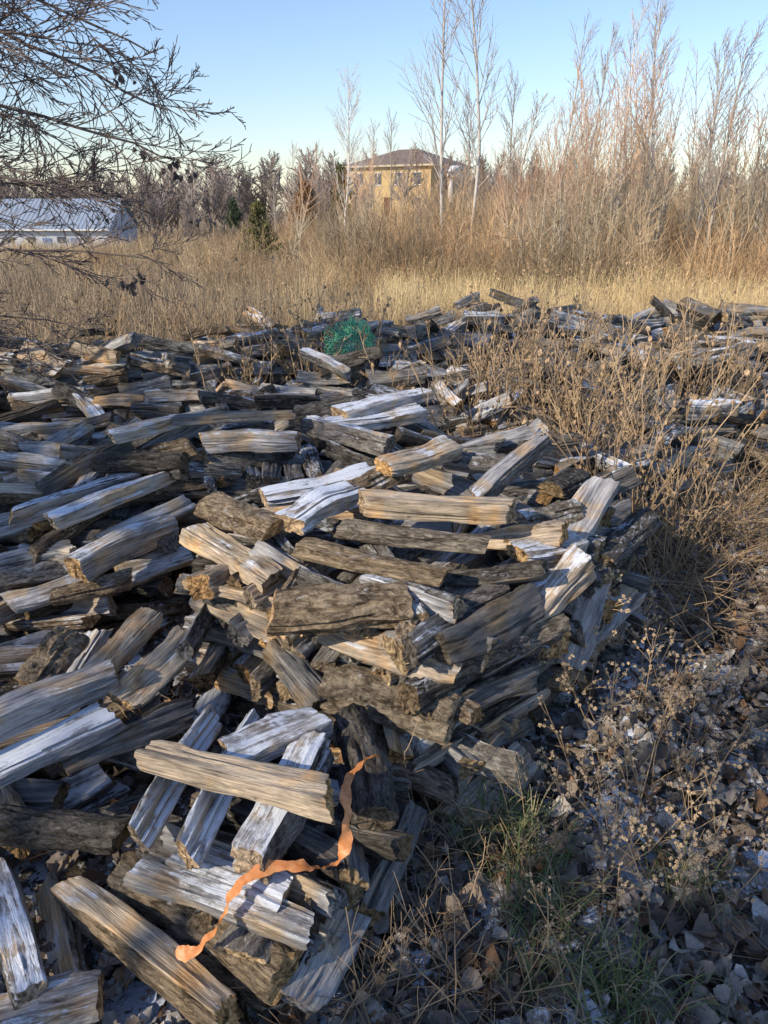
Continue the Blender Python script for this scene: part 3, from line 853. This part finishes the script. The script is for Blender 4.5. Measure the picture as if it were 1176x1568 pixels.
# ------------------------------------------------------------ buildings
def flat(name,c,rough=.7,v=.15,sc_=3):
    m=NT(name,rough,.3); tc=m.n('ShaderNodeTexCoord')
    m.col(m.ramp(m.noise(tc.outputs['Object'],sc_,4),[(.3,[q*(1-v) for q in c]),(.7,[min(1,q*(1+v)) for q in c])])); return m.mat
m=NT('tan_brick',.85,.1); tc=m.n('ShaderNodeTexCoord')
mp=m.n('ShaderNodeMapping',{0:tc.outputs['Object'],'Rotation':(math.pi/2,0,0)})
br=m.n('ShaderNodeTexBrick',{'Vector':mp.outputs[0],'Color1':(.55,.39,.19,1),'Color2':(.47,.33,.15,1),'Mortar':(.48,.38,.25,1),'Scale':4.,'Mortar Size':.02})
m.col(br.outputs[0]); BRICK=m.mat
ROOFM=flat('brown_shingle_roof',(.2,.155,.13)); WHITE=flat('white_trim',(.75,.74,.72)); GLASS=flat('dark_window_glass',(.08,.09,.11),.15)
HX,HY=3.0,100.; hz=gz(HX,HY)
house=empty('brick_house',(HX,HY,hz-.5),math.radians(-32))
def part(mb,name,mats,parent,smooth=False): inst(mb.mesh(name,mats,smooth),name,parent)
w,d,h=11.5,9.5,5.7
mb=MB(); mb.box((0,0,h/2),(w,d,h)); part(mb,'walls',[BRICK],house)
mb=MB(); o=.5; a=[mb.av(p) for p in ((-w/2-o,-d/2-o,h),(w/2+o,-d/2-o,h),(w/2+o,d/2+o,h),(-w/2-o,d/2+o,h))]
e=[mb.av((-w/2+4.4,0,h+1.9)),mb.av((w/2-4.4,0,h+1.9))]
mb.af((a[0],a[1],e[1],e[0]));mb.af((a[2],a[3],e[0],e[1]));mb.af((a[1],a[2],e[1]));mb.af((a[3],a[0],e[0]));mb.af((a[3],a[2],a[1],a[0]))
part(mb,'hip_roof',[ROOFM],house)
mb=MB()
for y_ in (-d/2-o,d/2+o): mb.box((0,y_,h-.12),(w+2*o+.1,.12,.2))
for x_ in (-w/2-o,w/2+o): mb.box((x_,0,h-.12),(.12,d+2*o-.13,.2))
part(mb,'eaves',[flat('tan_fascia',(.5,.42,.3))],house)
mb=MB(); mf=MB()
for z_ in (1.5,4.2):
    for x_ in (-4,-1.4,1.4,4):
        if z_<2 and abs(x_)<2: continue
        mb.box((x_,-d/2-.01,z_),(.9,.08,1.2)); mf.box((x_,-d/2-.03,z_+.66),(1.0,.14,.08)); mf.box((x_,-d/2-.03,z_-.66),(1.0,.14,.08)); mf.box((x_,-d/2-.05,z_),(.07,.1,1.2))
    for y_ in (-2.8,2.8):
        for sx_ in (-1,1):
            mb.box((sx_*(w/2+.01),y_,z_),(.08,.9,1.2)); mf.box((sx_*(w/2+.03),y_,z_+.66),(.14,1.0,.08)); mf.box((sx_*(w/2+.03),y_,z_-.66),(.14,1.0,.08))
part(mb,'windows',[GLASS],house); part(mf,'window_trim',[WHITE],house)
mb=MB(); mb.box((0,-d/2-.02,1.1),(1.1,.1,2.2)); part(mb,'door',[flat('brown_door',(.14,.07,.04))],house)
mb=MB()
for y_ in (-2.9,.3): mb.tube([Vector((w/2+1.6,y_,0)),Vector((w/2+1.6,y_,4.4))],[.3,.26],12,cap=True)
mb.box((w/2+.9,-1.3,4.6),(2.0,4.2,.4))
a=[mb.av(p) for p in ((w/2+2.1,-3.6,4.83),(w/2+2.1,1.0,4.83),(w/2+2.1,-1.3,5.6),(w/2+.02,-3.6,4.83),(w/2+.02,1.0,4.83),(w/2+.02,-1.3,5.6))]
mb.af((a[0],a[1],a[2]));mb.af((a[0],a[2],a[5],a[3]));mb.af((a[1],a[4],a[5],a[2]));mb.af((a[0],a[3],a[4],a[1]))
part(mb,'portico',[WHITE],house)

BX,BY=-44.,100.; bz=gz(BX,BY)-.5
barn=empty('metal_barn',(BX,BY,bz),math.radians(2))
SID=flat('grey_white_siding',(.5,.53,.58)); MR=flat('blue_grey_metal_roof',(.3,.35,.42),.6,.06,1)
mb=MB(); L=22; dd=13; hh=3.2
mb.box((0,0,hh/2),(L,dd,hh)); 
for s in (-1,1):
    a=[mb.av((s*L/2,-dd/2,hh)),mb.av((s*L/2,dd/2,hh)),mb.av((s*L/2,0,hh+3.1))]; mb.af(tuple(a))
part(mb,'walls',[SID],barn)
mb=MB()
for s in (-1,1):
    a=[mb.av(p) for p in ((-L/2-.4,s*(dd/2+.5),hh-.15),(L/2+.4,s*(dd/2+.5),hh-.15),(L/2+.4,0,hh+3.25),(-L/2-.4,0,hh+3.25))]; mb.af(tuple(a))
for k in range(45):
    x_=-L/2-.35+k*.5
    p0=Vector((x_,-dd/2-.5,hh-.12)); p1=Vector((x_,0,hh+3.28)); mb.tube([p0,p1],[.02,.02],4)
part(mb,'gable_roof',[MR],barn)
mb=MB()
for x_ in (-6.5,-.5,2.,5.5,8.6): mb.box((x_,-dd/2-.02,1.9),(.9,.1,.7))
part(mb,'windows',[GLASS],barn)
mb=MB(); mb.box((3.8,-dd/2-.03,1.05),(1.,.12,2.1)); mb.box((7.1,-dd/2-.03,1.05),(1.,.12,2.1)); part(mb,'doors',[flat('blue_door',(.1,.2,.4))],barn)
mb=MB(); mb.box((0,-dd/2-.55,hh-.2),(L+.9,.1,.16)); part(mb,'gutter',[WHITE],barn)
shed=empty('long_white_shed',(-80,132,gz(-80,132)),0)
mb=MB(); mb.box((0,0,2),(60,9,4)); part(mb,'walls',[SID],shed)
mb=MB()
for s in (-1,1):
    a=[mb.av(p) for p in ((-30.5,s*5,3.95),(30.5,s*5,3.95),(30.5,0,5.6),(-30.5,0,5.6))]; mb.af(tuple(a))
part(mb,'roof',[MR],shed)

# ------------------------------------------------------------ light, sky, camera
EL=31.; az=math.atan2(-.8,-.6)
w=bpy.data.worlds.new('World'); sc.world=w; w.use_nodes=True
nt=w.node_tree; bg=nt.nodes['Background']
sk=nt.nodes.new('ShaderNodeTexSky'); sk.sky_type='NISHITA'; sk.sun_disc=False
sk.sun_elevation=math.radians(EL); sk.sun_rotation=az%(2*math.pi); sk.air_density=1.25; sk.dust_density=.3; sk.ozone_density=1.5
wb=nt.nodes.new('ShaderNodeMix'); wb.data_type='RGBA'; wb.blend_type='MULTIPLY'; wb.inputs[0].default_value=1.; wb.inputs[7].default_value=(.95,1.02,1.26,1)
nt.links.new(sk.outputs[0],wb.inputs[6]); nt.links.new(wb.outputs[2],bg.inputs[0]); bg.inputs[1].default_value=.15
sl=bpy.data.lights.new('sun','SUN'); sl.energy=5.; sl.angle=math.radians(.5); sl.color=(1,.87,.68)
so=bpy.data.objects.new('sun',sl); COL.objects.link(so)
d=Vector((.8*math.cos(math.radians(EL)),.6*math.cos(math.radians(EL)),-math.sin(math.radians(EL))))
so.rotation_euler=d.to_track_quat('-Z','Y').to_euler()
cam=bpy.data.cameras.new('camera'); co=bpy.data.objects.new('camera',cam); COL.objects.link(co)
cam.sensor_fit='VERTICAL'; cam.sensor_height=24; cam.lens=12/.69; cam.clip_end=2000; cam.clip_start=.05
co.location=(0,0,1.65); co.rotation_euler=(math.radians(67.5),0,0)
sc.camera=co
